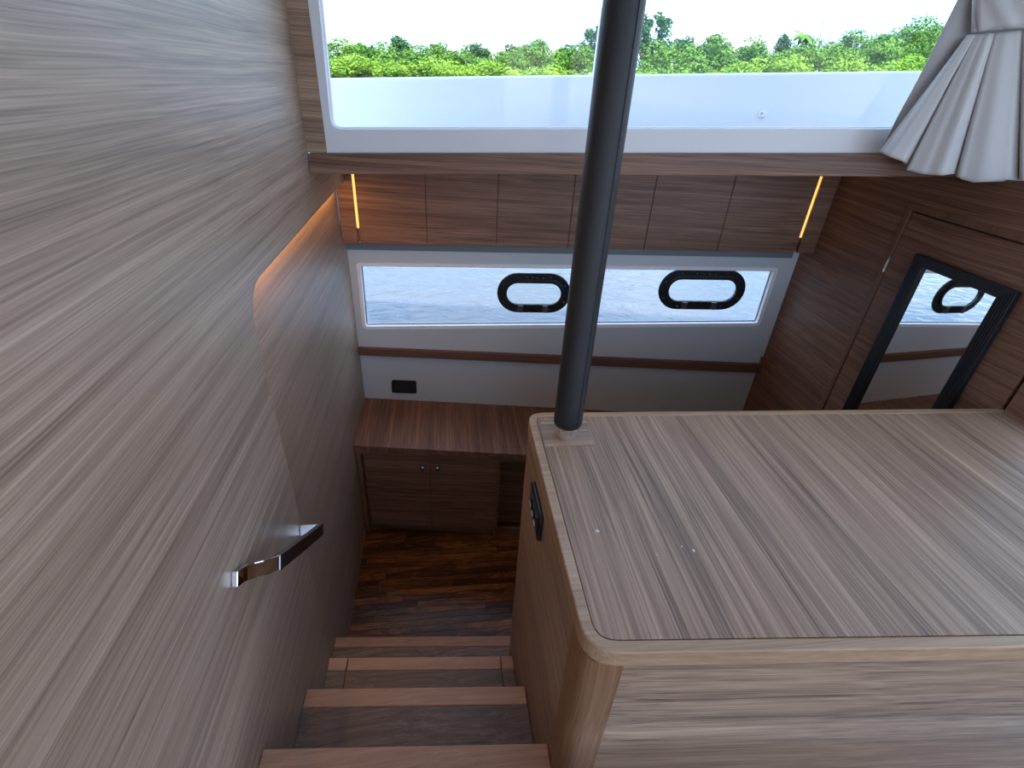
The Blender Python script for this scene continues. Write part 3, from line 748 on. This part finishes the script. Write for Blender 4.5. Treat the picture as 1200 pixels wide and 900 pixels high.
for j in range(NV + 1):
    t = j / NV
    for k in range(NU + 1):
        u = k / NU
        gx = 1133 + 112 * (.08 * u + .92 * u ** 1.15); gy = 42 - 10 * u          # gathered line under the band
        hx = 1030 + 262 * u; hy = hem(u)
        px = gx + (hx - gx) * t; py = gy + (hy - gy) * t
        amp = .010 + .030 * t ** .8
        sh = prof(u)
        px -= 5 * t * (sh if sh < 0 else 0)
        v.append(cpt(px, py, .062 + .012 * t + amp * sh))
for j in range(NV):
    for k in range(NU): f.append((j * (NU + 1) + k, j * (NU + 1) + k + 1, (j + 1) * (NU + 1) + k + 1, (j + 1) * (NU + 1) + k))
cl = link('cloth', pm(v, f), curtain_mat, cu_t, smooth=True); md = cl.modifiers.new('solid', 'SOLIDIFY'); md.thickness = .003
# upper cloth gathered into the band from above
v = []; f = []
NV2 = 14
for j in range(NV2 + 1):
    t = j / NV2
    for k in range(NU + 1):
        u = k / NU; px = 1139 + 112 * u + (t ** 1.4) * (16 + 40 * u); py = 38 - 10 * u - 200 * t
        v.append(cpt(px, py, .062 + (.010 + .012 * t) * prof((u * .97 + .02) % 1)))
for j in range(NV2):
    for k in range(NU): f.append((j * (NU + 1) + k, j * (NU + 1) + k + 1, (j + 1) * (NU + 1) + k + 1, (j + 1) * (NU + 1) + k))
uc = link('upper_cloth', pm(v, f), curtain_mat, cu_t, smooth=True); md = uc.modifiers.new('solid', 'SOLIDIFY'); md.thickness = .003
v = []; f = []
nb = 26
for j in range(9):
    s = j / 8
    for k in range(nb + 1):
        u = k / nb
        bulge = .030 * math.sin(math.pi * min(1, max(0, u * .98 + .02))) ** .45
        px = 1141 + 122 * u + 4 * (s - .5) ** 2; py = (39 - 20 * u - 1.5 * math.sin(u * 9)) - (52 - 4 * math.sin(u * 5)) * s
        v.append(cpt(px, py, .060 + bulge + .007 * math.sin(math.pi * s) + .003 * math.sin(u * 23 + s * 4) - (0.02 if k == 0 else 0)))
for j in range(8):
    for k in range(nb): f.append((j * (nb + 1) + k, j * (nb + 1) + k + 1, (j + 1) * (nb + 1) + k + 1, (j + 1) * (nb + 1) + k))
tb = link('tie_band', pm(v, f), curtain_mat, cu_t, smooth=True); md = tb.modifiers.new('solid', 'SOLIDIFY'); md.thickness = .005

# ---- stanchion on the bulwark
sp0 = BUL.at(700, 85, -.045); sp0.z = ZC + btop(sp0.x) - .004
sn = thing('deck_stanchion', sp0, 'slim white capped post standing on top of the bulwark', 'post')
link('post', tube([sp0, sp0 + Vector((0, 0, .22))], [.020, .018], 16), white, sn)
link('cap', tube([sp0 + Vector((0, 0, .218)), sp0 + Vector((0, 0, .225)), sp0 + Vector((0, 0, .238))], [.021, .021, .010], 16), rim_white, sn)
link('base_flange', tube([sp0, sp0 + Vector((0, 0, .010))], .036, 16), white, sn)

# ---- far shore and its trees
def shore_z(x, y): return WL + .3 + max(0, (x - 22)) * .055 + max(0, y - 58) * .10
v = []; f = []
xsn = list(range(-45, 131, 5)); ysn = [55.5, 57, 62, 70, 80]
for x in xsn:
    for i, y in enumerate(ysn): v.append((x, y + math.sin(x * .7) * .4, WL - .2 if i == 0 else shore_z(x, y) + .15 * math.sin(x * 1.3 + y)))
for i in range(len(xsn) - 1):
    for k in range(len(ysn) - 1): f.append((i * 5 + k, i * 5 + 5 + k, i * 5 + 6 + k, i * 5 + 1 + k))
sh = link('shore', pm(v, f), soil)
tag(sh, 'low dark shore across the water under the mangroves', 'shore', kind='structure')

def leaves(lobes, n, size, rng, flat=1.0):
    v = []; f = []
    tot = sum(r ** 2 for *_, r in lobes)
    for (cx_, cy, cz, r) in lobes:
        for _ in range(int(n * r * r / tot)):
            d_ = Vector((rng.gauss(0, 1), rng.gauss(0, 1), rng.gauss(0, 1))).normalized()
            p = Vector((cx_, cy, cz)) + Vector((d_.x, d_.y, d_.z * flat)) * r * rng.uniform(.72, 1.06)
            a_ = (d_ + Vector((rng.gauss(0, .55), rng.gauss(0, .55), rng.gauss(0, .55)))).normalized()
            t1 = a_.orthogonal().normalized(); t2 = a_.cross(t1); ang = rng.uniform(0, 6.28)
            e1 = t1 * math.cos(ang) + t2 * math.sin(ang); e2 = a_.cross(e1); s = size * rng.uniform(.6, 1.3)
            i = len(v); v += [p - e1 * s, p - e2 * s * .55, p + e1 * s, p + e2 * s * .55]; f.append((i, i + 1, i + 2, i + 3))
    me = bpy.data.meshes.new('leaves'); me.from_pydata([tuple(q3) for q3 in v], [], f); return me
def tree_mesh(kind, seed):
    rng = random.Random(seed); lobes = []
    if kind == 'bush':
        for _ in range(9): lobes.append((rng.uniform(-1.7, 1.7), rng.uniform(-1.2, 1.2), rng.uniform(.7, 3.9), rng.uniform(.8, 1.4)))
        lv = leaves(lobes, 3800, .135, rng)
    elif kind == 'tall':
        for _ in range(8): lobes.append((rng.uniform(-1.2, 1.2), rng.uniform(-1, 1), rng.uniform(2.8, 5.2), rng.uniform(.6, 1.1)))
        lv = leaves(lobes, 2800, .14, rng)
    else:
        for _ in range(44):
            a_ = rng.uniform(0, 6.28); h = rng.uniform(0, 1); rr_ = 1.9 * math.sqrt(max(.05, 1 - (h * 1.5 - .75) ** 2)) * rng.uniform(.5, 1)
            lobes.append((math.cos(a_) * rr_, math.sin(a_) * rr_, 3.8 + h * 3.0, rng.uniform(.3, .52)))
        lv = leaves(lobes, 2600, .15, rng)
    topz = max(l[2] for l in lobes) - .3
    br = [tube([(0, 0, -.8), (.1, 0, topz * .5), (-.05, .1, topz)], [.16, .11, .03], 6)]
    for (cx_, cy, cz, r) in lobes[::2]: br.append(tube([(0, 0, cz * .45), (cx_ * .6, cy * .6, cz * .8), (cx_, cy, cz)], [.07, .045, .02], 5))
    return lv, join_me(br)
protos = {'bush': [tree_mesh('bush', s) for s in (1, 2, 3, 4)], 'tall': [tree_mesh('tall', s) for s in (11, 12, 13)], 'open': [tree_mesh('open', 21)]}
matted = {}
def tree(kind, i, mat, loc, sc, rz, name, label, group=None):
    lv, br = protos[kind][i % len(protos[kind])]
    key = (kind, i % len(protos[kind]), mat.name)
    if key not in matted:
        l2 = lv.copy(); l2.materials.clear(); l2.materials.append(mat); matted[key] = l2
    if not br.materials: br.materials.append(bark)
    t = thing(name, loc, label, 'tree', group); t.rotation_euler = (0, 0, rz); t.scale = sc
    for nm, me in (('crown', matted[key]), ('trunk', br)):
        o = bpy.data.objects.new(nm, me); C.objects.link(o); o.parent = t
    return t
tr = random.Random(5)
x = -19.0
def hscale(x): return .66 + max(0, x + 8) * .0078
while x < 66:                                             # front row: bright mangroves
    y = 57.5 + tr.uniform(-.6, 1.2)
    s = tr.uniform(.85, 1.1)
    tree('bush', tr.randrange(4), leaf_bright, (x, y, shore_z(x, y) - .1), (s * 1.15, s, s * .78 * hscale(x) * tr.uniform(.9, 1.08)), tr.uniform(0, 6.28), 'mangrove_tree', 'low bright green mangrove in the front of the shore thicket', 'front mangroves')
    x += tr.uniform(2.5, 3.4)
x = -20.0
while x < 69:                                             # second row: mid green
    y = 61.5 + tr.uniform(-.8, 1.4); s = tr.uniform(.9, 1.2)
    tree('bush', tr.randrange(4), leaf_mid, (x, y, shore_z(x, y) - .1), (s * 1.2, s, s * .98 * hscale(x) * tr.uniform(.88, 1.12)), tr.uniform(0, 6.28), 'shore_tree', 'mid green rounded tree behind the front mangroves', 'middle shore trees')
    x += tr.uniform(2.9, 3.9)
x = -21.0
while x < 72:                                             # back row: dark crowns poking out
    y = 66 + tr.uniform(-1, 2.5); s = tr.uniform(.85, 1.1)
    tree('tall', tr.randrange(3), leaf_dark if tr.random() < .6 else leaf_mid, (x, y, shore_z(x, y) - .1), (s * 1.2, s, s * .93 * hscale(x) * tr.uniform(.85, 1.16)), tr.uniform(0, 6.28), 'tall_shore_tree', 'darker taller crown rising at the back of the shore thicket', 'back row trees')
    x += tr.uniform(2.6, 4.6)
def at_px(px, y):
    r = ray(px, 60); return r[0] / r[1] * y
for (px, s) in ((1010, 1.0), (1045, 1.15), (1075, 1.2), (1105, 1.25)):           # wooded rise on the right
    y = 69; x = at_px(px, y)
    tree('bush', px % 4, leaf_mid, (x, y, shore_z(x, y) + .4), (s * 1.5, s * 1.2, s * 1.12), px, 'hill_tree', 'dense green tree on the wooded rise beside the curtain', 'trees on the rise')
y = 64; x = at_px(758, y)
tree('open', 0, leaf_dark, (x, y, shore_z(x, y) - .1), (1.15, 1.15, 1.06), 1.0, 'open_crown_tree', 'tall airy round crowned tree rising well above the shore thicket')
y = 64; x = at_px(694, y)
tree('open', 0, leaf_dark, (x, y, shore_z(x, y) - .1), (.6, .6, .84), 2.4, 'open_crown_tree', 'slender airy tree half as wide as the tall round crowned one')
# palm
y = 63; x = at_px(937, y); zb_ = shore_z(x, y); zt2 = ZC + ray(937, 40)[2] / ray(937, 40)[1] * y
pa = thing('palm_tree', (x, y, zb_), 'lone palm with drooping fronds above the thicket', 'tree')
link('trunk', tube([(x, y, zb_ - .3), (x + .1, y, (zb_ + zt2) / 2), (x, y, zt2)], [.16, .13, .11], 8), bark_pale, pa)
prg = random.Random(9)
for k in range(15):
    a_ = k / 15 * 6.28 + prg.uniform(-.2, .2); el_ = prg.uniform(-.1, .9); L_ = prg.uniform(1.4, 1.8)
    v = []; f = []
    dxy = Vector((math.cos(a_), math.sin(a_), 0)); sd_ = Vector((-dxy.y, dxy.x, 0))
    for i in range(9):
        t = i / 8; p = Vector((x, y, zt2)) + dxy * L_ * t * (1 - .18 * t) + Vector((0, 0, L_ * (math.sin(el_) * t - .62 * t * t)))
        wd = .26 * math.sin(math.pi * min(1, .15 + t * .85)) + .01
        v += [p - sd_ * wd - Vector((0, 0, wd * .6)), p, p + sd_ * wd - Vector((0, 0, wd * .6))]
    for i in range(8):
        f += [(i * 3, i * 3 + 1, i * 3 + 4, i * 3 + 3), (i * 3 + 1, i * 3 + 2, i * 3 + 5, i * 3 + 4)]
    link('frond', pm(v, f), leaf_mid, pa)
# bare snags
for px, pt, lab in ((966, 20, 'tall leaning bare snag beside the palm'), (973, 38, 'thin short bare snag close to the leaning snag'), (1002, 44, 'short pointed dead top between palm and wooded rise')):
    y = 64.5; x = at_px(px - 4, y); zb_ = shore_z(x, y); r = ray(px, pt); zt2 = ZC + r[2] / r[1] * y; x2 = r[0] / r[1] * y
    sg_ = thing('bare_snag', (x, y, zb_), lab, 'tree')
    link('stem', tube([(x, y, zb_ - .3), ((x + x2) / 2 + .05, y, (zb_ + zt2) / 2), (x2, y, zt2)], [.14, .10, .02], 6), bark_pale, sg_)
    for k in range(7):
        t = .55 + k * .06; p = Vector((x, y, zb_)).lerp(Vector((x2, y, zt2)), t); a_ = prg.uniform(0, 6.28)
        link('twig', tube([p, p + Vector((math.cos(a_) * .28, math.sin(a_) * .28, .34))], [.045, .012], 5), bark_pale, sg_)
